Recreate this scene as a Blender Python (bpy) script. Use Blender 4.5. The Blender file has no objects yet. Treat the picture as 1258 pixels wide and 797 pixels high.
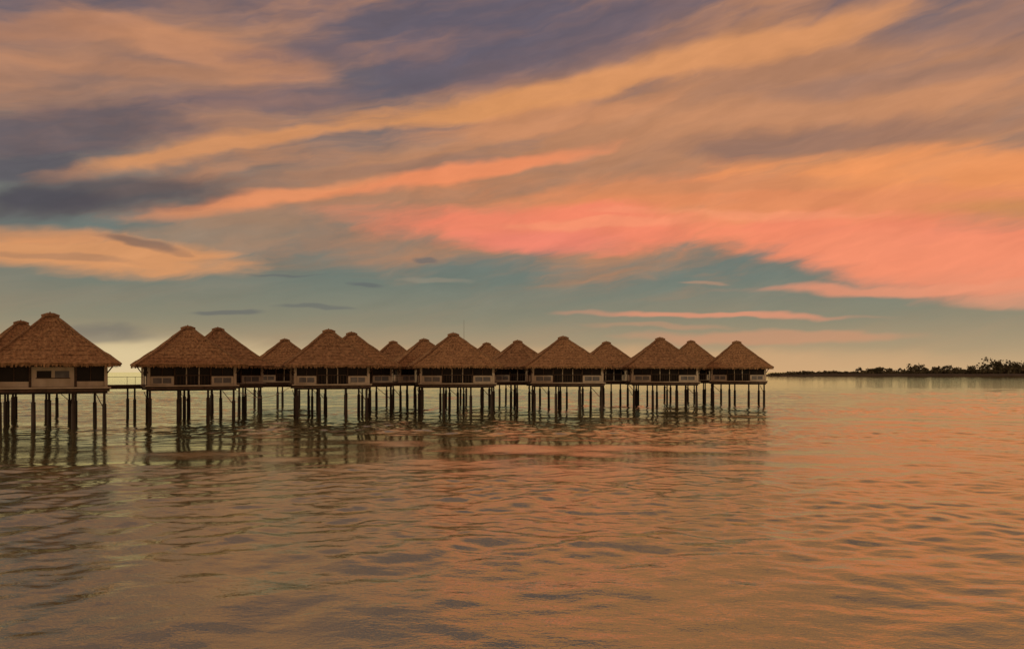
import bpy, math, random
import numpy as np
from mathutils import Vector, Matrix, noise as mn
random.seed(7)
scene = bpy.context.scene
F = 978.0; CX = 629.0; HY = 457.0

def lin(c):
    o = []
    for v in c:
        v = v/255.0
        o.append(v/12.92 if v <= 0.04045 else ((v+0.055)/1.055)**2.4)
    return (o[0], o[1], o[2], 1.0)

# ------------------------------------------------------------------ world
world = bpy.data.worlds.new("World"); scene.world = world
world.use_nodes = True
world.cycles.sampling_method = 'NONE'
nt = world.node_tree; nt.nodes.clear()
N = nt.nodes.new; L = nt.links.new
def math_n(op, a, b=None, c=None, clamp=False):
    n = N('ShaderNodeMath'); n.operation = op; n.use_clamp = clamp
    for i, v in enumerate((a, b, c)):
        if v is None: continue
        if isinstance(v, (int, float)): n.inputs[i].default_value = v
        else: L(v, n.inputs[i])
    return n.outputs[0]
def mixc(fac, a, b, blend='MIX'):
    n = N('ShaderNodeMix'); n.data_type = 'RGBA'; n.blend_type = blend
    if isinstance(fac, (int, float)): n.inputs[0].default_value = fac
    else: L(fac, n.inputs[0])
    for i, v in ((6, a), (7, b)):
        if isinstance(v, tuple): n.inputs[i].default_value = v
        else: L(v, n.inputs[i])
    return n.outputs[2]
def maprange(v, a, b, c=0.0, d=1.0, smooth=True):
    r = N('ShaderNodeMapRange'); r.interpolation_type = 'SMOOTHSTEP' if smooth else 'LINEAR'
    L(v, r.inputs[0])
    for i, x in enumerate((a, b, c, d)): r.inputs[i+1].default_value = x
    return r.outputs[0]
tc = N('ShaderNodeTexCoord')
sep = N('ShaderNodeSeparateXYZ'); L(tc.outputs['Generated'], sep.inputs[0])
az = math_n('MULTIPLY', math_n('ARCTAN2', sep.outputs[0], sep.outputs[1]), 57.29578)
el = math_n('MULTIPLY', math_n('ARCSINE', sep.outputs[2]), 57.29578)
comb = N('ShaderNodeCombineXYZ'); L(az, comb.inputs[0]); L(el, comb.inputs[1])
P0 = comb.outputs[0]
def noise_n(vec, sx, sy, rot=0, detail=5, rough=0.55, off=(0, 0, 0), col=False, dist=0.0):
    r = N('ShaderNodeMapping'); r.inputs['Rotation'].default_value = (0, 0, math.radians(rot)); L(vec, r.inputs[0])
    m = N('ShaderNodeMapping'); L(r.outputs[0], m.inputs[0])
    m.inputs['Scale'].default_value = (sx, sy, 1); m.inputs['Location'].default_value = off
    n = N('ShaderNodeTexNoise'); n.inputs['Scale'].default_value = 1.0
    n.inputs['Detail'].default_value = detail; n.inputs['Roughness'].default_value = rough
    n.inputs['Distortion'].default_value = dist
    L(m.outputs[0], n.inputs['Vector'])
    return n.outputs['Color'] if col else n.outputs['Fac']
wn = noise_n(P0, 0.08, 0.20, -8, 4, 0.6, (3, 7, 1), col=True)
sub = N('ShaderNodeVectorMath'); sub.operation = 'SUBTRACT'; L(wn, sub.inputs[0]); sub.inputs[1].default_value = (0.5, 0.5, 0.5)
mul = N('ShaderNodeVectorMath'); mul.operation = 'MULTIPLY'; L(sub.outputs[0], mul.inputs[0]); mul.inputs[1].default_value = (9, 2.2, 0)
add = N('ShaderNodeVectorMath'); add.operation = 'ADD'; L(P0, add.inputs[0]); L(mul.outputs[0], add.inputs[1])
P = add.outputs[0]
sepP = N('ShaderNodeSeparateXYZ'); L(P, sepP.inputs[0])
streak = noise_n(P, 0.09, 0.45, -11, 6, 0.58, (11, 2, 0))
streak_f = noise_n(P, 0.2, 0.7, -12, 5, 0.6, (1, 22, 0))
sn = math_n('SUBTRACT', streak, 0.5)

mr = maprange(el, 0, 90, 0, 1, False)
ramp = N('ShaderNodeValToRGB'); L(mr, ramp.inputs[0])
stops = [(0, (202, 168, 124)), (1.5, (172, 149, 116)), (3.6, (136, 131, 110)), (6.5, (110, 119, 109)), (9.5, (108, 115, 109)),
         (14.5, (116, 106, 102)), (20, (106, 96, 102)), (26, (101, 91, 102)), (45, (106, 92, 96)), (90, (90, 82, 94))]
cr = ramp.color_ramp
while len(cr.elements) < len(stops): cr.elements.new(0.5)
for e, (p, c) in zip(cr.elements, stops):
    e.position = p/90.0; e.color = lin(c)
# generic broken warm cirrus veil (whole sky) over the clear-sky gradient
thin0 = maprange(noise_n(P, 0.05, 0.34, -12, 5, 0.58, (5, 9, 0)), 0.40, 0.72)
thin = math_n('MULTIPLY', thin0, maprange(el, 6, 14, 0.1, 0.6))
base = mixc(thin, ramp.outputs[0], lin((200, 142, 100)))
top_veil = math_n('MULTIPLY', thin0, maprange(el, 11, 16, 0.0, 0.20))
sky_tex = N('ShaderNodeTexSky'); sky_tex.sky_type = 'NISHITA'; sky_tex.sun_disc = False
SUN_AZ = -128.0; SUN_EL = 14.0
sky_tex.sun_elevation = math.radians(SUN_EL); sky_tex.sun_rotation = math.radians(SUN_AZ)

blobs = []
def to_ae(x, y):
    a = math.atan((x-CX)/F); e = math.atan((HY-y)/F*math.cos(a))
    return math.degrees(a), math.degrees(e)
def blob(x1, y1, x2, y2, th, col, op=0.8, k=1.0, lo=0.10, hi=0.68):
    a1, e1 = to_ae(x1, y1); a2, e2 = to_ae(x2, y2)
    ln = math.hypot(a2-a1, e2-e1)/2/0.75; rot = math.atan2(e2-e1, a2-a1); tb = th/17.1/0.6
    hx = math.hypot(ln*math.cos(rot), tb*math.sin(rot))*1.04; hy = math.hypot(ln*math.sin(rot), tb*math.cos(rot))*1.04
    cx = (a1+a2)/2; cy = (e1+e2)/2
    blobs.append(dict(c=(cx, cy), rot=rot, s=(ln, tb), bb=(cx-hx, cx+hx, cy-hy, cy+hy), col=col, op=op, k=k, lo=lo, hi=hi))

TAN = (182, 128, 92); PINK = (242, 131, 99); ORG = (218, 148, 91); SLATE = (99, 91, 103); DK = (88, 82, 84)
blob(-80, 450, 420, 452, 30, (226, 204, 158), 0.8, 0.3)
blob(300, 446, 1258, 448, 16, (210, 165, 120), 0.6, 0.4)
# veils
blob(480, 185, 1500, 50, 125, TAN, 0.85)
blob(150, 235, 1400, 185, 66, (178, 126, 92), 0.85)
blob(-120, 105, 430, 78, 66, (154, 116, 96), 0.7)
blob(40, 8, 430, 98, 17, (194, 135, 98), 0.78)
blob(-20, 66, 330, 96, 10, (180, 128, 96), 0.65)
blob(-100, 40, 180, 30, 12, (174, 124, 97), 0.6)
blob(330, 58, 900, -2, 42, SLATE, 0.8)
blob(200, 132, 580, 84, 14, (99, 92, 102), 0.78)
blob(-150, 180, 260, 152, 24, (94, 87, 94), 0.8)
blob(-100, 205, 140, 205, 14, (87, 82, 90), 0.75)
blob(1000, 20, 1400, -10, 26, (130, 108, 105), 0.6)
# long rising orange bands
blob(40, 216, 480, 140, 11, (210, 144, 94), 0.9, 0.8)
blob(380, 150, 860, 76, 14, ORG, 0.9, 0.8)
blob(640, 112, 1200, -12, 15, (215, 147, 95), 0.9, 0.8)
blob(430, 172, 860, 112, 13, (202, 138, 96), 0.75)
blob(760, 150, 1400, 80, 18, (200, 139, 98), 0.7)
blob(820, 184, 1260, 142, 15, (138, 106, 92), 0.82)
blob(880, 120, 1300, 60, 12, (148, 114, 99), 0.6)
blob(380, 214, 660, 190, 9, (144, 111, 94), 0.7)
blob(60, 250, 380, 196, 8, (190, 134, 98), 0.7)
# coral heart
blob(560, 250, 1600, 222, 42, (229, 139, 89), 0.9, 0.9)
blob(900, 212, 1450, 190, 20, (238, 150, 88), 0.8)
blob(410, 266, 980, 282, 23, PINK, 0.86, 0.9)
blob(800, 280, 1500, 300, 27, (242, 135, 99), 0.86, 0.9)
blob(560, 294, 760, 300, 14, (234, 129, 106), 0.75, 0.8)
blob(960, 304, 1500, 338, 30, (242, 141, 103), 0.86, 0.8)
blob(1120, 256, 1450, 246, 9, (206, 138, 80), 0.75)
blob(700, 232, 1100, 220, 8, (202, 132, 88), 0.6)
blob(760, 262, 1100, 262, 6, (246, 153, 110), 0.5)
blob(600, 276, 900, 270, 5, (248, 156, 112), 0.45)
blob(170, 268, 480, 218, 9, (228, 143, 94), 0.88, 0.7)
blob(400, 236, 750, 176, 9, (238, 141, 93), 0.9, 0.7)
# left group
blob(120, 290, 430, 272, 18, (160, 130, 105), 0.65)
blob(-150, 290, 310, 328, 22, (218, 150, 97), 0.9, 1.0)
blob(-120, 272, 180, 290, 9, (210, 143, 94), 0.7)
blob(-150, 252, 350, 220, 17, DK, 0.9, 0.8)
blob(-60, 234, 150, 246, 9, (77, 73, 80), 0.75)
blob(90, 284, 230, 306, 5, (126, 100, 87), 0.75, 0.8)
blob(-40, 308, 180, 322, 4, (166, 122, 92), 0.6, 0.9)
# low streaks right
blob(900, 354, 1400, 342, 6, (230, 145, 110), 0.8, 0.6)
blob(700, 389, 1060, 386, 3.6, (222, 144, 111), 0.8, 0.5)
blob(720, 416, 1160, 412, 7, (206, 144, 109), 0.6, 0.8)
blob(700, 401, 900, 404, 3, (188, 140, 109), 0.55, 0.6)
blob(1190, 366, 1400, 368, 9, (220, 149, 116), 0.65, 0.5)
blob(830, 346, 890, 347, 2.0, (190, 142, 112), 0.5, 0.5)
blob(470, 341, 590, 346, 3, (148, 137, 118), 0.6, 0.4)
for (x1, y1, x2, y2, t, o) in [(500, 318, 540, 321, 2.6, .6), (412, 350, 446, 350, 2.6, .6), (310, 335, 400, 337, 2, .5), (262, 385, 322, 386, 2.6, .6),
                            (335, 380, 420, 380, 2.2, .5), (60, 410, 210, 412, 9, .5)]:
    blob(x1, y1, x2, y2, t, (94, 96, 98), o, 0.8, 0.10, 0.7)

fmv = maprange(streak_f, 0.3, 0.7, 0.91, 1.09, False)
elf = maprange(el, 2, 9, 0.15, 1.0)
cc2 = N('ShaderNodeCombineColor')
for i in range(3): L(fmv, cc2.inputs[i])
fine = mixc(elf, (1, 1, 1, 1), cc2.outputs[0])

def cell_shader(a0, a1, e0, e1):
    col = base
    for bl in blobs:
        b = bl['bb']
        if b[1] < a0 or b[0] > a1 or b[3] < e0 or b[2] > e1: continue
        m = N('ShaderNodeMapping'); m.vector_type = 'TEXTURE'
        m.inputs['Location'].default_value = (*bl['c'], 0); m.inputs['Rotation'].default_value = (0, 0, bl['rot'])
        m.inputs['Scale'].default_value = (*bl['s'], 1); L(P, m.inputs[0])
        g = N('ShaderNodeTexGradient'); g.gradient_type = 'SPHERICAL'; L(m.outputs[0], g.inputs[0])
        v = math_n('MULTIPLY_ADD', sn, bl['k']*1.35, g.outputs['Fac'])
        v = math_n('MINIMUM', v, math_n('MULTIPLY', g.outputs['Fac'], 3.0))
        r = maprange(v, bl['lo'], bl['hi'], 0, bl['op'])
        col = mixc(r, col, lin(bl['col']))
    if e1 > 11: col = mixc(top_veil, col, lin((222, 150, 100)))
    col = mixc(1.0, col, fine, 'MULTIPLY')
    bg = N('ShaderNodeBackground'); L(col, bg.inputs[0]); bg.inputs[1].default_value = 1.0
    return bg.outputs[0]
def split(coord, thr, lo_sh, hi_sh):
    m = N('ShaderNodeMixShader'); L(math_n('GREATER_THAN', coord, thr), m.inputs[0]); L(lo_sh, m.inputs[1]); L(hi_sh, m.inputs[2]); return m.outputs[0]
def build(aa, ee):
    if len(ee) > 2:
        k = len(ee)//2
        return split(sepP.outputs[1], ee[k], build(aa, ee[:k+1]), build(aa, ee[k:]))
    if len(aa) > 2:
        k = len(aa)//2
        return split(sepP.outputs[0], aa[k], build(aa[:k+1], ee), build(aa[k:], ee))
    return cell_shader(aa[0], aa[1], ee[0], ee[1])
front = build([-999, -14, 2, 16, 999], [-999, 3.2, 6.2, 9.0, 13.5, 19, 999])
rs = maprange(noise_n(P, 0.03, 0.10, -6, 4, 0.55, (40, 3, 0)), 0.40, 0.62, 0, 0.85)
rest_c = mixc(rs, base, lin((226, 162, 114)))
bgr = N('ShaderNodeBackground'); L(mixc(1.0, rest_c, fine, 'MULTIPLY'), bgr.inputs[0])
om = math_n('MAXIMUM', maprange(math_n('ABSOLUTE', az), 40, 60), maprange(el, 27, 42))
om = math_n('MAXIMUM', om, maprange(el, -3, -6))
msf = N('ShaderNodeMixShader'); L(om, msf.inputs[0]); L(front, msf.inputs[1]); L(bgr.outputs[0], msf.inputs[2])
bg2 = N('ShaderNodeBackground'); L(sky_tex.outputs[0], bg2.inputs[0]); bg2.inputs[1].default_value = 0.003
ad = N('ShaderNodeAddShader'); L(msf.outputs[0], ad.inputs[0]); L(bg2.outputs[0], ad.inputs[1])
wo = N('ShaderNodeOutputWorld'); L(ad.outputs[0], wo.inputs[0])

# ------------------------------------------------------------------ sun
sd = bpy.data.lights.new("sun", 'SUN'); sd.energy = 0.85; sd.angle = math.radians(6); sd.color = (1.0, 0.78, 0.52)
so = bpy.data.objects.new("sun", sd); scene.collection.objects.link(so)
a = math.radians(SUN_AZ); e = math.radians(SUN_EL)
dirv = Vector((math.sin(a)*math.cos(e), math.cos(a)*math.cos(e), math.sin(e)))
so.rotation_euler = dirv.to_track_quat('Z', 'Y').to_euler()
so.location = dirv*100

# ------------------------------------------------------------------ materials
def new_mat(name):
    m = bpy.data.materials.new(name); m.use_nodes = True
    return m, m.node_tree, m.node_tree.nodes['Principled BSDF']
def simple_mat(name, c1, c2, rough=0.8, scale=2.0, stretch=(1, 1, 1), bump=0.3, dist=0.02, detail=5, spec=0.3):
    m, t, b = new_mat(name)
    tcn = t.nodes.new('ShaderNodeTexCoord'); mp = t.nodes.new('ShaderNodeMapping'); mp.inputs['Scale'].default_value = stretch
    n = t.nodes.new('ShaderNodeTexNoise'); n.inputs['Scale'].default_value = scale; n.inputs['Detail'].default_value = detail
    r = t.nodes.new('ShaderNodeValToRGB'); r.color_ramp.elements[0].position = 0.32; r.color_ramp.elements[1].position = 0.68
    r.color_ramp.elements[0].color = (*c1, 1); r.color_ramp.elements[1].color = (*c2, 1)
    t.links.new(tcn.outputs['Object'], mp.inputs[0]); t.links.new(mp.outputs[0], n.inputs['Vector'])
    t.links.new(n.outputs['Fac'], r.inputs[0]); t.links.new(r.outputs[0], b.inputs['Base Color'])
    if bump > 0:
        bp = t.nodes.new('ShaderNodeBump'); bp.inputs['Strength'].default_value = bump; bp.inputs['Distance'].default_value = dist
        t.links.new(n.outputs['Fac'], bp.inputs['Height']); t.links.new(bp.outputs[0], b.inputs['Normal'])
    b.inputs['Roughness'].default_value = rough; b.inputs['Specular IOR Level'].default_value = spec
    return m
M_thatch = simple_mat("thatch", (0.16, 0.095, 0.047), (0.35, 0.215, 0.11), 0.95, 2.0, (2.6, 2.6, 0.9), 0.7, 0.08, 8, 0.1)
M_thatch_old = simple_mat("thatch_weathered", (0.15, 0.088, 0.045), (0.31, 0.19, 0.10), 0.95, 1.6, (2.2, 2.2, 0.9), 0.7, 0.08, 8, 0.1)
M_ridge = simple_mat("thatch_ridge", (0.13, 0.077, 0.04), (0.26, 0.16, 0.085), 0.95, 5.0, (1, 1, 1), 0.7, 0.06, 6, 0.1)
M_cream = simple_mat("cream_wall", (0.38, 0.32, 0.22), (0.52, 0.45, 0.33), 0.75, 1.5, (1, 1, 0.5), 0.15, 0.01)
M_grey = simple_mat("grey_panel", (0.10, 0.10, 0.10), (0.17, 0.165, 0.15), 0.6, 2.0)
M_wood = simple_mat("dark_wood", (0.04, 0.026, 0.016), (0.09, 0.056, 0.034), 0.8, 4.0, (1, 1, 4), 0.4)
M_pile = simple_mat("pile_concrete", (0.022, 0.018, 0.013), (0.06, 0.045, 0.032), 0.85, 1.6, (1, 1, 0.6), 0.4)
M_deck = simple_mat("deck_wood", (0.05, 0.034, 0.022), (0.11, 0.072, 0.045), 0.8, 3.0, (1, 5, 1), 0.3)
M_glass = simple_mat("dark_glass", (0.008, 0.007, 0.006), (0.02, 0.015, 0.012), 0.3, 1.0, bump=0.0, spec=0.12)
M_metal = simple_mat("mast_metal", (0.1, 0.1, 0.1), (0.2, 0.2, 0.19), 0.5, 3.0)
M_leaf = simple_mat("mangrove_foliage", (0.04, 0.036, 0.02), (0.09, 0.075, 0.042), 0.9, 0.12, bump=0.0, spec=0.1)
M_land = simple_mat("shore_mud", (0.035, 0.03, 0.02), (0.06, 0.048, 0.032), 0.95, 0.05)

# water: murky body under a reflective rippled surface
mw = bpy.data.materials.new("sea_water"); mw.use_nodes = True; t = mw.node_tree; t.nodes.clear()
def tn(k): return t.nodes.new(k)
tcn = tn('ShaderNodeTexCoord')
def wnoise(sx, sy, rot, detail, rough, dist=0.0):
    mp = tn('ShaderNodeMapping'); mp.inputs['Rotation'].default_value = (0, 0, math.radians(rot)); mp.inputs['Scale'].default_value = (sx, sy, 1)
    t.links.new(tcn.outputs['Object'], mp.inputs[0])
    n = tn('ShaderNodeTexNoise'); n.inputs['Scale'].default_value = 1; n.inputs['Detail'].default_value = detail; n.inputs['Roughness'].default_value = rough
    n.inputs['Distortion'].default_value = dist
    t.links.new(mp.outputs[0], n.inputs['Vector']); return n.outputs['Fac']
def wm(op, x, y=None, z=None):
    n = tn('ShaderNodeMath'); n.operation = op
    for i, v in enumerate((x, y, z)):
        if v is None: continue
        if isinstance(v, (int, float)): n.inputs[i].default_value = v
        else: t.links.new(v, n.inputs[i])
    return n.outputs[0]
rip = wnoise(3.4, 5.2, 14, 3, 0.65, 0.2)
chop = wnoise(0.45, 0.9, -10, 2, 0.5)
h = wm('MULTIPLY_ADD', rip, 0.011, wm('MULTIPLY', chop, 0.018))
bp = tn('ShaderNodeBump'); bp.inputs['Strength'].default_value = 1.0; bp.inputs['Distance'].default_value = 1.0
t.links.new(h, bp.inputs['Height'])
gls = tn('ShaderNodeBsdfGlossy'); gls.inputs['Color'].default_value = (0.99, 1.0, 0.76, 1); gls.inputs['Roughness'].default_value = 0.04
dif = tn('ShaderNodeBsdfDiffuse'); dif.inputs['Color'].default_value = (0.085, 0.095, 0.055, 1)
fr = tn('ShaderNodeFresnel'); fr.inputs['IOR'].default_value = 1.5
fm_ = wm('MULTIPLY_ADD', fr.outputs[0], 0.78, 0.30)
fm_ = wm('MINIMUM', fm_, 1.0)
mx = tn('ShaderNodeMixShader'); ou = tn('ShaderNodeOutputMaterial')
for nd in (gls, dif, fr): t.links.new(bp.outputs[0], nd.inputs['Normal'])
t.links.new(fm_, mx.inputs[0]); t.links.new(dif.outputs[0], mx.inputs[1]); t.links.new(gls.outputs[0], mx.inputs[2]); t.links.new(mx.outputs[0], ou.inputs[0])

# ------------------------------------------------------------------ mesh helpers
class MB:
    def __init__(s): s.v = []; s.f = []
    def quad_pts(s, pts):
        i = len(s.v); s.v += [tuple(p) for p in pts]; s.f.append(tuple(range(i, i+len(pts))))
    def box(s, x0, x1, y0, y1, z0, z1, taper=0.0):
        i = len(s.v)
        s.v += [(x0, y0, z0), (x1, y0, z0), (x1, y1, z0), (x0, y1, z0), (x0, y0, z1), (x1, y0, z1), (x1, y1, z1), (x0, y1, z1)]
        s.f += [tuple(i+k for k in q) for q in ((0, 3, 2, 1), (4, 5, 6, 7), (0, 1, 5, 4), (1, 2, 6, 5), (2, 3, 7, 6), (3, 0, 4, 7))]
    def tube(s, pts, radii, n=8):
        base = len(s.v)
        for k, (p, r) in enumerate(zip(pts, radii)):
            p = Vector(p)
            d = (Vector(pts[min(k+1, len(pts)-1)])-Vector(pts[max(k-1, 0)])).normalized()
            up = Vector((0, 0, 1)) if abs(d.z) < 0.9 else Vector((1, 0, 0))
            u = d.cross(up).normalized(); w = d.cross(u)
            for j in range(n):
                an = 2*math.pi*j/n; s.v.append(tuple(p+u*math.cos(an)*r+w*math.sin(an)*r))
        for k in range(len(pts)-1):
            for j in range(n):
                a0 = base+k*n+j; a1 = base+k*n+(j+1) % n
                s.f.append((a0, a1, a1+n, a0+n))
        s.f.append(tuple(base+j for j in range(n))[::-1]); s.f.append(tuple(base+(len(pts)-1)*n+j for j in range(n)))
    def obj(s, name, mat, parent=None, smooth=False):
        me = bpy.data.meshes.new(name); me.from_pydata(s.v, [], s.f); me.materials.append(mat); me.update()
        if smooth: me.polygons.foreach_set('use_smooth', [True]*len(me.polygons))
        o = bpy.data.objects.new(name, me); scene.collection.objects.link(o)
        if parent: o.parent = parent
        return o

FL = 3.32
def bungalow(px, d, apex_above, width, rel_yaw, variant=0, seed=0):
    rnd = random.Random(seed)
    X = (px-CX)/F*d
    emp = bpy.data.objects.new("thatched_bungalow", None); scene.collection.objects.link(emp)
    emp.empty_display_size = 2
    emp.location = (X, d, 0)
    emp.rotation_euler = (0, 0, -math.atan2(X, d)+math.radians(rel_yaw))
    hw = width/2; hd = hw*0.96
    EZ = 5.14; AZ = 4.5+apex_above
    rf = MB(); courses = 10; nseg = 22; rings = []
    def ring(fx, fy, z, jit, zj=0.0):
        base = len(rf.v)
        cs = [(-fx, -fy), (fx, -fy), (fx, fy), (-fx, fy)]
        for si in range(4):
            a0 = cs[si]; a1 = cs[(si+1) % 4]
            for j in range(nseg):
                q = j/nseg
                x = a0[0]*(1-q)+a1[0]*q; y = a0[1]*(1-q)+a1[1]*q
                nz = mn.noise(Vector((x*1.1+seed*3.1, y*1.1, z*1.6)))
                s_ = 1+jit*(nz*0.6+rnd.uniform(-.4, .4))/max(fx, 0.6)
                rf.v.append((x*s_, y*s_, z+rnd.uniform(-zj, zj)+nz*0.07))
        rings.append(base); return base
    rid = 0.40
    def prof(tt):
        k = 1-tt
        fx = rid+(hw-rid)*k; fy = 0.10+(hd-0.10)*k
        z = EZ+(AZ-EZ)*(tt-0.03*math.sin(math.pi*tt))
        return fx, fy, z
    ring(hw-0.55, hd-0.55, EZ+0.12, 0.0)
    ring(hw-0.05, hd-0.05, EZ-0.14, 0.08, 0.06)
    for c in range(courses+1):
        tt = c/courses
        fx, fy, z = prof(tt)
        if c == 0: ring(fx+0.04, fy+0.04, z+0.06, 0.10, 0.03)
        else:
            ring(fx, fy, z, 0.08, 0.025)
            if c < courses: ring(fx+0.02, fy+0.02, z+0.025, 0.09, 0.025)
    m = nseg*4
    for a0, a1 in zip(rings[:-1], rings[1:]):
        for j in range(m):
            rf.f.append((a0+j, a0+(j+1) % m, a1+(j+1) % m, a1+j))
    rf.f.append(tuple(rings[-1]+j for j in range(m)))
    rf.f.append(tuple(rings[0]+j for j in range(m))[::-1])
    for si in range(4):
        for k in range(110):
            q = rnd.uniform(-1, 1); dl = rnd.uniform(0.0, 0.16); w = rnd.uniform(0.03, 0.09)
            if si % 2 == 0:
                sg = -1 if si == 0 else 1; y = sg*(hd+rnd.uniform(-.08, .03)); x = q*hw
                rf.quad_pts([(x-w, y, EZ), (x+w, y, EZ), (x+w*.4, y+sg*.03, EZ-.14-dl), (x-w*.4, y+sg*.03, EZ-.14-dl)])
            else:
                sg = -1 if si == 1 else 1; x = sg*(hw+rnd.uniform(-.08, .03)); y = q*hd
                rf.quad_pts([(x, y-w, EZ), (x, y+w, EZ), (x+sg*.03, y+w*.4, EZ-.14-dl), (x+sg*.03, y-w*.4, EZ-.14-dl)])
        for k in range(130):
            tt = rnd.uniform(0.03, 0.92); q = rnd.uniform(-.95, .95)
            f1 = prof(tt); f2 = prof(max(0, tt-rnd.uniform(.04, .08))); w = rnd.uniform(.03, .07); o1 = .03; o2 = rnd.uniform(.04, .08)
            if si % 2 == 0:
                sg = -1 if si == 0 else 1
                rf.quad_pts([(q*f1[0]-w, sg*(f1[1]+o1), f1[2]+.03), (q*f1[0]+w, sg*(f1[1]+o1), f1[2]+.03), (q*f2[0]+w*.5, sg*(f2[1]+o2), f2[2]+.05), (q*f2[0]-w*.5, sg*(f2[1]+o2), f2[2]+.05)])
            else:
                sg = -1 if si == 1 else 1
                rf.quad_pts([(sg*(f1[0]+o1), q*f1[1]-w, f1[2]+.03), (sg*(f1[0]+o1), q*f1[1]+w, f1[2]+.03), (sg*(f2[0]+o2), q*f2[1]+w*.5, f2[2]+.05), (sg*(f2[0]+o2), q*f2[1]-w*.5, f2[2]+.05)])
    rf.obj("thatch_roof", M_thatch if seed % 3 else M_thatch_old, emp)
    rc = MB()
    for sx in (-1, 1):
        for sy in (-1, 1):
            pts = []; rr = []
            for k in range(12):
                fx, fy, z = prof(k/11)
                pts.append((sx*(fx+.02), sy*(fy+.02), z+0.02+rnd.uniform(-.03, .03))); rr.append(0.11+rnd.uniform(-.02, .02))
            rc.tube(pts, rr, 6)
    rc.tube([(-rid-.22, 0, AZ-.02), (-rid*.5, 0, AZ+.10), (rid*.5, 0, AZ+.10), (rid+.22, 0, AZ-.02)], [0.2, 0.24, 0.24, 0.2], 8)
    rc.tube([(-.08, 0, AZ+.1), (-.02, 0, AZ+.42)], [.12, .05], 6)
    rc.obj("roof_ridge_caps", M_ridge, emp)
    # ---- body
    bw = hw-0.95; bd = hd-1.1; TZ = 5.2
    cr_ = MB(); gl = MB(); wd = MB(); gp = MB()
    B = bw*0.42
    gl.box(-bw+.14, bw-.14, -bd+.16, bd-.16, FL+.01, TZ-.3)
    def face(side):
        def bx(mb, u0, u1, v0, v1, z0, z1):
            if side == 'F': mb.box(u0, u1, -bd-v1, -bd-v0, z0, z1)
            elif side == 'K': mb.box(u0, u1, bd+v0, bd+v1, z0, z1)
            elif side == 'Lf': mb.box(-bw-v1, -bw-v0, u0, u1, z0, z1)
            else: mb.box(bw+v0, bw+v1, u0, u1, z0, z1)
        hwid = bw if side in 'FK' else bd-.003
        c = B if side in 'FK' else bd*.4
        e_ = hwid-0.12
        par = 0.80
        if side == 'F':
            if variant == 1:
                bx(cr_, -c+.1, c-.1, -.13, .0, FL+.02, TZ-.25)
                bx(gl, -c+.45, -.12, .002, .02, FL+.75, TZ-.6)
                bx(gp, .12, c-.45, .002, .02, FL+.75, TZ-.6)
                bx(wd, -c+.38, c-.38, .003, .05, FL+.68, FL+.745)
                for s in (-1, 1):
                    u0, u1 = sorted((s*(c+.08), s*(e_-.02)))
                    bx(cr_, u0, u1, -.10, .0, FL+.02, FL+.45)
                    bx(wd, (u0+u1)/2-.03, (u0+u1)/2+.03, -.1, -.03, FL+.452, TZ-.3)
            else:
                for s in (-1, 1):
                    u0, u1 = sorted((s*(c+.06), s*(e_-.02)))
                    bx(cr_, u0, u1, -.02, .10, FL+.02, FL+par)
                    bx(gp, u0+.22, (u0+u1)/2-.05, .102, .125, FL+.18, FL+par-.14)
                    bx(gp, (u0+u1)/2+.05, u1-.22, .102, .125, FL+.18, FL+par-.14)
                    bx(wd, u0-.03, u1+.03, -.05, .14, FL+par+.002, FL+par+.07)
                    bx(wd, (u0+u1)/2-.04, (u0+u1)/2+.04, -.1, -.02, FL+par+.075, TZ-.3)
                for u in (-c*.35, c*.35):
                    bx(cr_, u-.05, u+.05, -.12, -.03, FL+.02, TZ-.3)
                bx(wd, -c+.08, c-.08, .22, .28, FL+.85, FL+.92)
                k = -c+.15
                while k < c-.1:
                    bx(wd, k-.015, k+.015, .235, .265, FL+.05, FL+.848); k += .3
        else:
            for s in (-1, 1):
                u0, u1 = sorted((s*(c+.04), s*(e_-.02)))
                bx(cr_, u0, u1, -.12, -.01, FL+.02, TZ-.3)
                bx(wd, (u0+u1)/2-.35, (u0+u1)/2+.35, -.008, .02, FL+.9, TZ-.65)
            bx(cr_, -c+.04, c-.04, -.12, -.02, FL+.02, FL+.8)
            bx(wd, -.04, .04, -.12, -.03, FL+.802, TZ-.3)
        for u in (-c, c):
            bx(wd, u-.07, u+.07, -.1, .05, FL+.003, TZ-.301)
        bx(wd, -e_-.0, e_, -.16, .06, TZ-.298, TZ-.02)
    for sd_ in ('F', 'K', 'Lf', 'R'): face(sd_)
    for sx in (-1, 1):
        for sy in (-1, 1):
            x = sx*bw; y = sy*bd
            cr_.box(x-.12, x+.12, y-.12, y+.12, FL+.004, TZ)
            wd.tube([(x, y, TZ-.9), (sx*(hw-.35), sy*(hd-.35), EZ+.1)], [.05, .05], 6)
    cr_.obj("walls", M_cream, emp); gl.obj("window_glass", M_glass, emp); gp.obj("wall_panels", M_grey, emp); wd.obj("timber_frames", M_wood, emp)
    dk = MB()
    DW = bw+.32; DD = bd+.42
    dk.box(-DW, DW, -DD, DD, FL-.12, FL)
    dk.box(-DW+.08, DW-.08, -DD+.08, -DD+.24, FL-.36, FL-.122)
    dk.box(-DW+.08, DW-.08, DD-.24, DD-.08, FL-.36, FL-.122)
    for i in range(6):
        x = -DW+.3+i*(2*DW-.6)/5
        dk.box(x-.07, x+.07, -DD+.243, DD-.243, FL-.34, FL-.123)
    dk.obj("deck", M_deck, emp)
    fs = MB(); fs.box(-DW-.001, DW+.001, -DD-.05, -DD-.003, FL-.10, FL+.0); fs.obj("deck_fascia", M_cream, emp)
    pl = MB()
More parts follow.
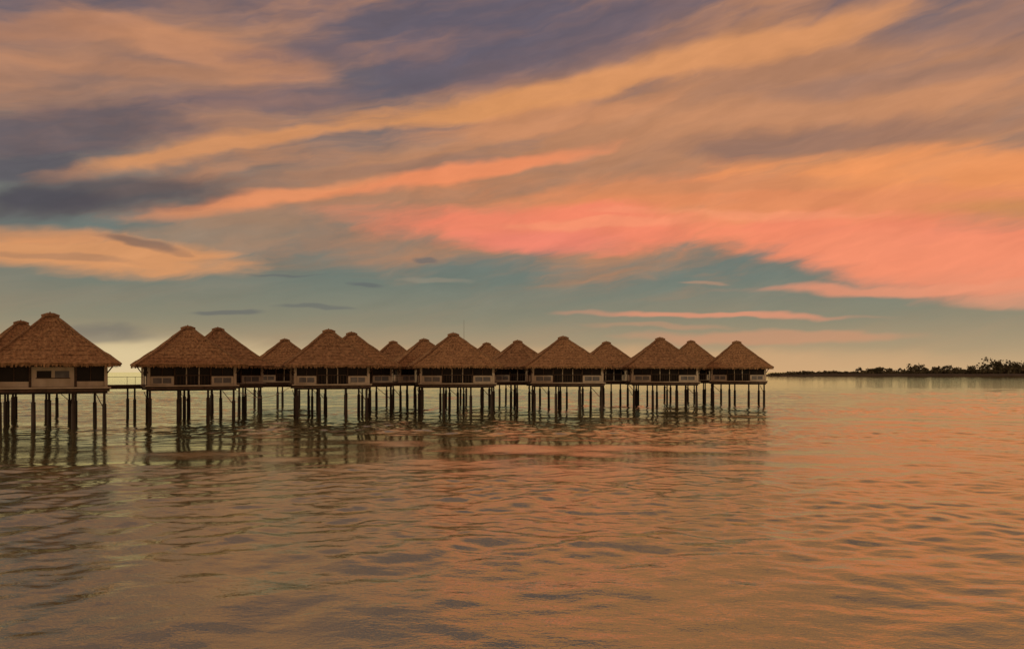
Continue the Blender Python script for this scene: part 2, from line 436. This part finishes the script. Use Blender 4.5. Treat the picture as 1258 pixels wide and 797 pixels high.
    fxs = [-bw+.1, -bw*.36, bw*.36, bw-.1]; ys = [-bd-.05, bd-.5]
    for iy, y in enumerate(ys):
        for x in (fxs if iy == 0 else [fxs[0]+.2, 0.0, fxs[3]-.1]):
            jx = rnd.uniform(-.1, .1)
            top = FL-.5
            sl = rnd.uniform(1.8, 2.2)
            pl.tube([(x+jx+rnd.uniform(-.04, .04), y, -2.5), (x+jx, y, sl), (x+jx, y, sl+.04), (x+jx, y, top)], [.17, .155, .10, .10], 8)
        pl.box(-bw-.1, bw+.1, y-.1, y+.1, FL-.52, FL-.364)
    for x in (fxs[0], fxs[3]):
        pl.tube([(x, ys[0], 1.4), (x, ys[1], 2.6)], [.035, .035], 6)
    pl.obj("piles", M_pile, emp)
    return emp

huts = [
    (62, 65, 4.50, 9.3, 3, 1), (231, 76, 4.08, 9.3, 7, 0), (404, 82, 4.08, 9.0, 6, 0), (557, 90, 4.1, 9.8, 7, 0),
    (692, 96, 4.0, 10.0, 8, 0), (811, 105, 4.25, 10.1, 9, 0), (905, 113, 4.1, 9.0, 4, 0),
    (26, 78, 4.7, 9.6, 10, 0), (268, 88, 4.6, 9.6, 12, 0), (432, 94, 4.4, 9.6, 12, 0), (350, 107, 4.15, 9.6, 8, 0),
    (483, 118, 4.3, 9.6, 8, 0), (521, 103, 4.0, 9.4, 12, 0), (598, 122, 4.2, 9.6, 10, 0), (636, 108, 4.0, 9.4, 9, 0),
    (745, 115, 4.1, 9.6, 8, 0), (849, 125, 4.65, 9.8, 10, 0)]
for i, hdat in enumerate(huts): bungalow(*hdat, seed=i+1)

# ------------------------------------------------------------------ jetty
je = bpy.data.objects.new("jetty_walkway", None); scene.collection.objects.link(je)
pts = [(-75, 55), (-42, 71), (-31.2, 82), (-18.8, 88), (-9.5, 95.5), (3.5, 102), (16, 110), (30, 119.5)]
dk = MB(); rl = MB(); pl = MB()
def prism(mb, p, q, w0, w1, z0, z1):
    p = Vector((p[0], p[1], 0)); q = Vector((q[0], q[1], 0)); d = (q-p).normalized(); n = Vector((-d.y, d.x, 0))
    i = len(mb.v)
    for z in (z0, z1):
        for b_, o in ((p, w0), (q, w0), (q, w1), (p, w1)):
            v = b_+n*o; mb.v.append((v.x, v.y, z))
    mb.f += [tuple(i+k for k in qd) for qd in ((0, 3, 2, 1), (4, 5, 6, 7), (0, 1, 5, 4), (1, 2, 6, 5), (2, 3, 7, 6), (3, 0, 4, 7))]
for k, (p, q) in enumerate(zip(pts[:-1], pts[1:])):
    zo = 0.003*(k % 2)
    prism(dk, p, q, -1.1, 1.1, FL-.15-zo, FL-.02-zo)
    prism(dk, p, q, -1.0, -.8, FL-.40-zo, FL-.153-zo); prism(dk, p, q, .8, 1.0, FL-.40-zo, FL-.153-zo)
    Lg = math.hypot(q[0]-p[0], q[1]-p[1]); n = max(2, int(Lg/5))
    d = Vector((q[0]-p[0], q[1]-p[1], 0)).normalized(); nn = Vector((-d.y, d.x, 0))
    for j in range(n):
        c = Vector((p[0], p[1], 0)).lerp(Vector((q[0], q[1], 0)), (j+.5)/n)
        for s in (-.9, .9):
            v = c+nn*s
            pl.tube([(v.x, v.y, -2.5), (v.x, v.y, 1.9), (v.x, v.y, 1.94), (v.x, v.y, FL-.41)], [.14, .14, .09, .09], 8)
            rl.tube([(v.x+nn.x*s*.15, v.y+nn.y*s*.15, FL-.1), (v.x+nn.x*s*.15, v.y+nn.y*s*.15, FL+.75)], [.02, .02], 5)
    for s in (-1.04, 1.04):
        a0 = Vector((p[0], p[1], FL+.72))+nn*s; a1 = Vector((q[0], q[1], FL+.72))+nn*s
        rl.tube([a0, a1], [.014, .014], 5)
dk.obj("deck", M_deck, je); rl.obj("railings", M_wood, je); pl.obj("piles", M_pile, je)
rp = MB()
A = Vector((-26.9, 76.5, 3.0)); Bv = Vector((-22.2, 79.5, 3.0))
rp.tube([A.lerp(Bv, k/10)-Vector((0, 0, 1.0*(1-(2*k/10-1)**2))) for k in range(11)], [.025]*11, 6)
rp.obj("mooring_rope", M_cream)
am = bpy.data.objects.new("antenna_mast", None); scene.collection.objects.link(am)
ms = MB(); X = (570-CX)/F*99
ms.tube([(X, 99, -2), (X, 99, 6), (X, 99, 11.0)], [.06, .035, .014], 6)
ms.obj("mast", M_metal, am)

# ------------------------------------------------------------------ sea: one sheet, displaced by a synthesised wave field
def tile(size, n, seed, ang, pw, kmin, kmax):
    g = np.random.default_rng(seed)
    k = np.fft.fftfreq(n, size/n)*2*np.pi
    kx, ky = np.meshgrid(k, k); kk = np.hypot(kx, ky); kk[0, 0] = 1
    d = np.abs((kx*math.cos(ang)+ky*math.sin(ang))/kk)
    A = kk**(-pw)*(0.3+0.7*d**2)*(1/(1+(kmin/kk)**6))*np.exp(-(kk/kmax)**2); A[0, 0] = 0
    ph = g.normal(size=(n, n))+1j*g.normal(size=(n, n))
    hh = np.real(np.fft.ifft2(A*ph))
    gy, gx = np.gradient(hh, size/n)
    return hh/np.sqrt((gx**2+gy**2).mean())
def samp(T, size, x, y):
    n = T.shape[0]; u = (x/size*n) % n; v = (y/size*n) % n
    i = np.floor(u).astype(int) % n; j = np.floor(v).astype(int) % n; fu = u-np.floor(u); fv = v-np.floor(v)
    i1 = (i+1) % n; j1 = (j+1) % n
    return (T[j, i]*(1-fu)+T[j, i1]*fu)*(1-fv)+(T[j1, i]*(1-fu)+T[j1, i1]*fu)*fv
T1 = tile(43.0, 512, 1, math.radians(70), 1.8, 4.0, 18)
T2 = tile(61.0, 512, 2, math.radians(115), 2.0, 1.8, 10)
T3 = tile(400.0, 256, 5, math.radians(90), 2.0, 0.06, 0.5)
T4 = tile(173.0, 512, 9, math.radians(80), 2.2, 0.6, 3)
def axis_y():
    ys = [-20000, -2000, -200, -20, 0]; y = 5.0
    while y < 260:
        ys.append(y); y += 0.09 if y < 26 else 0.09+(y-26)*0.0042
    return np.array(ys+[300, 400, 600, 1000, 2000, 5000, 20000])
def axis_x():
    xs = []; x = 0.06
    while x < 190:
        xs.append(x); x += 0.12 if x < 17 else 0.12+(x-17)*0.0045
    xs = np.array(xs+[230, 400, 800, 2000, 6000, 20000]); return np.concatenate([-xs[::-1], xs])
ax = axis_x(); ay = axis_y()
XX, YY = np.meshgrid(ax, ay)
c30 = math.cos(.5); s30 = math.sin(.5)
def sm(v, a, b): q = np.clip((v-a)/(b-a), 0, 1); return q*q*(3-2*q)
fade = sm(YY, 5, 7)*(1-sm(YY, 150, 250))*(1-sm(np.abs(XX), 130, 185))
pat = samp(T3, 400.0, XX, YY*1.6); pat = pat/pat.std()
amp = np.clip(0.95+0.6*pat, 0.18, 1.9)
H = 0.038*samp(T1, 43.0, XX, YY)+0.044*samp(T2, 61.0, XX*c30+YY*s30, -XX*s30+YY*c30)
H = (H*amp+0.024*samp(T4, 173.0, XX, YY))*fade
H = np.clip(H, -.5, .5)
nx = len(ax); ny = len(ay)
co = np.stack([XX.ravel(), YY.ravel(), H.ravel()], 1).astype(np.float32)
ii, jj = np.meshgrid(np.arange(nx-1), np.arange(ny-1)); b0 = (jj*nx+ii).ravel()
quads = np.stack([b0, b0+1, b0+nx+1, b0+nx], 1).astype(np.int32)
me = bpy.data.meshes.new("sea"); me.vertices.add(len(co)); me.vertices.foreach_set('co', co.ravel())
nq = len(quads); me.loops.add(nq*4); me.loops.foreach_set('vertex_index', quads.ravel())
me.polygons.add(nq); me.polygons.foreach_set('loop_start', np.arange(0, nq*4, 4, dtype=np.int32))
try: me.polygons.foreach_set('loop_total', np.full(nq, 4, dtype=np.int32))
except Exception: pass
me.update(calc_edges=True)
me.polygons.foreach_set('use_smooth', np.ones(nq, dtype=bool))
me.materials.append(mw)
sea = bpy.data.objects.new("sea", me); scene.collection.objects.link(sea)
print("sea verts", len(co))

# ------------------------------------------------------------------ distant shore
D = 900.0
ld = MB(); prev = None; n = 80
for k in range(n+1):
    x = 278+k*(900-278)/n
    tt = k/n
    hgt = min(1, tt*8+.1)*(2.6+mn.noise(Vector((x*.02, 0, 0)))*.5)
    yf = D-15-tt*40; yb = D+90
    row = [(x, yf-4, -.5), (x, yf, hgt*.6), (x, yf+6, hgt), (x, yb, hgt), (x, yb+8, -.5)]
    i = len(ld.v); ld.v += row
    if prev is not None:
        for j in range(4): ld.f.append((prev+j, i+j, i+j+1, prev+j+1))
    prev = i
ld.obj("headland", M_land)
tr = MB(); rnd = random.Random(5)
def leaf(c, sz):
    a = Vector((rnd.gauss(0, 1), rnd.gauss(0, 1), rnd.gauss(0, 1))).normalized(); u = a.orthogonal().normalized(); v = a.cross(u)
    i = len(tr.v); sz2 = sz*rnd.uniform(.6, 1.2)
    for p in (u*sz, v*sz2, -u*sz, -v*sz2): tr.v.append(tuple(c+p))
    tr.f.append((i, i+1, i+2, i+3))
def tree(x, y, h, r):
    tr.tube([(x, y, 0), (x+rnd.uniform(-.5, .5), y, h*.5), (x+rnd.uniform(-.8, .8), y, h*.85)], [h*.025, h*.018, h*.008], 5)
    for c in range(rnd.randint(5, 8)):
        cc = Vector((x+rnd.gauss(0, r*.5), y+rnd.gauss(0, r*.5), h*rnd.uniform(.4, .92)))
        cr2 = r*rnd.uniform(.35, .6)
        for q in range(16):
            leaf(cc+Vector((rnd.gauss(0, cr2*.6), rnd.gauss(0, cr2*.6), rnd.gauss(0, cr2*.45))), rnd.uniform(.4, .9)*(1+h*.02))
def x_of(px, d): return (px-CX)/F*d
for k in range(2400):
    px = rnd.uniform(946, 1560); d = D+rnd.uniform(-8, 60)
    hh = 4.2+1.8*mn.noise(Vector((px*.03, 3, 0)))+rnd.uniform(-.8, .8)
    hh *= min(1, (px-940)/50*.7+.3)
    if px > 1060: hh += min(1, (px-1060)/180)*4.0
    x = x_of(px, d)
    cc = Vector((x+rnd.gauss(0, 2), d, hh*rnd.uniform(.3, .95)))
    for q in range(9): leaf(cc+Vector((rnd.gauss(0, 1.9), rnd.gauss(0, 1.5), rnd.gauss(0, .8))), rnd.uniform(.7, 1.4))
for k in range(230):
    px = 1055+520*rnd.random(); d = D+rnd.uniform(0, 50)
    env = 9+max(0, min(1, (px-1080)/120))*4+8*mn.noise(Vector((px*.035, 9, 0)))
    if px > 1200: env += 5
    hh = max(5, env)*rnd.uniform(.6, 1.12)
    tree(x_of(px, d), d, hh, hh*rnd.uniform(.22, .38))
tr.obj("distant_tree_line", M_leaf)

# ------------------------------------------------------------------ camera
cd = bpy.data.cameras.new("camera"); cam = bpy.data.objects.new("camera", cd); scene.collection.objects.link(cam)
cam.location = (0, 0, 4.5); cam.rotation_euler = (math.radians(90), 0, 0)
cd.sensor_width = 36; cd.lens = 36*F/1258.0; cd.shift_y = (HY-398.5)/1258.0
cd.clip_start = 0.1; cd.clip_end = 60000
scene.camera = cam
scene.view_settings.view_transform = 'Standard'; scene.view_settings.look = 'None'
scene.view_settings.exposure = 0; scene.view_settings.gamma = 1
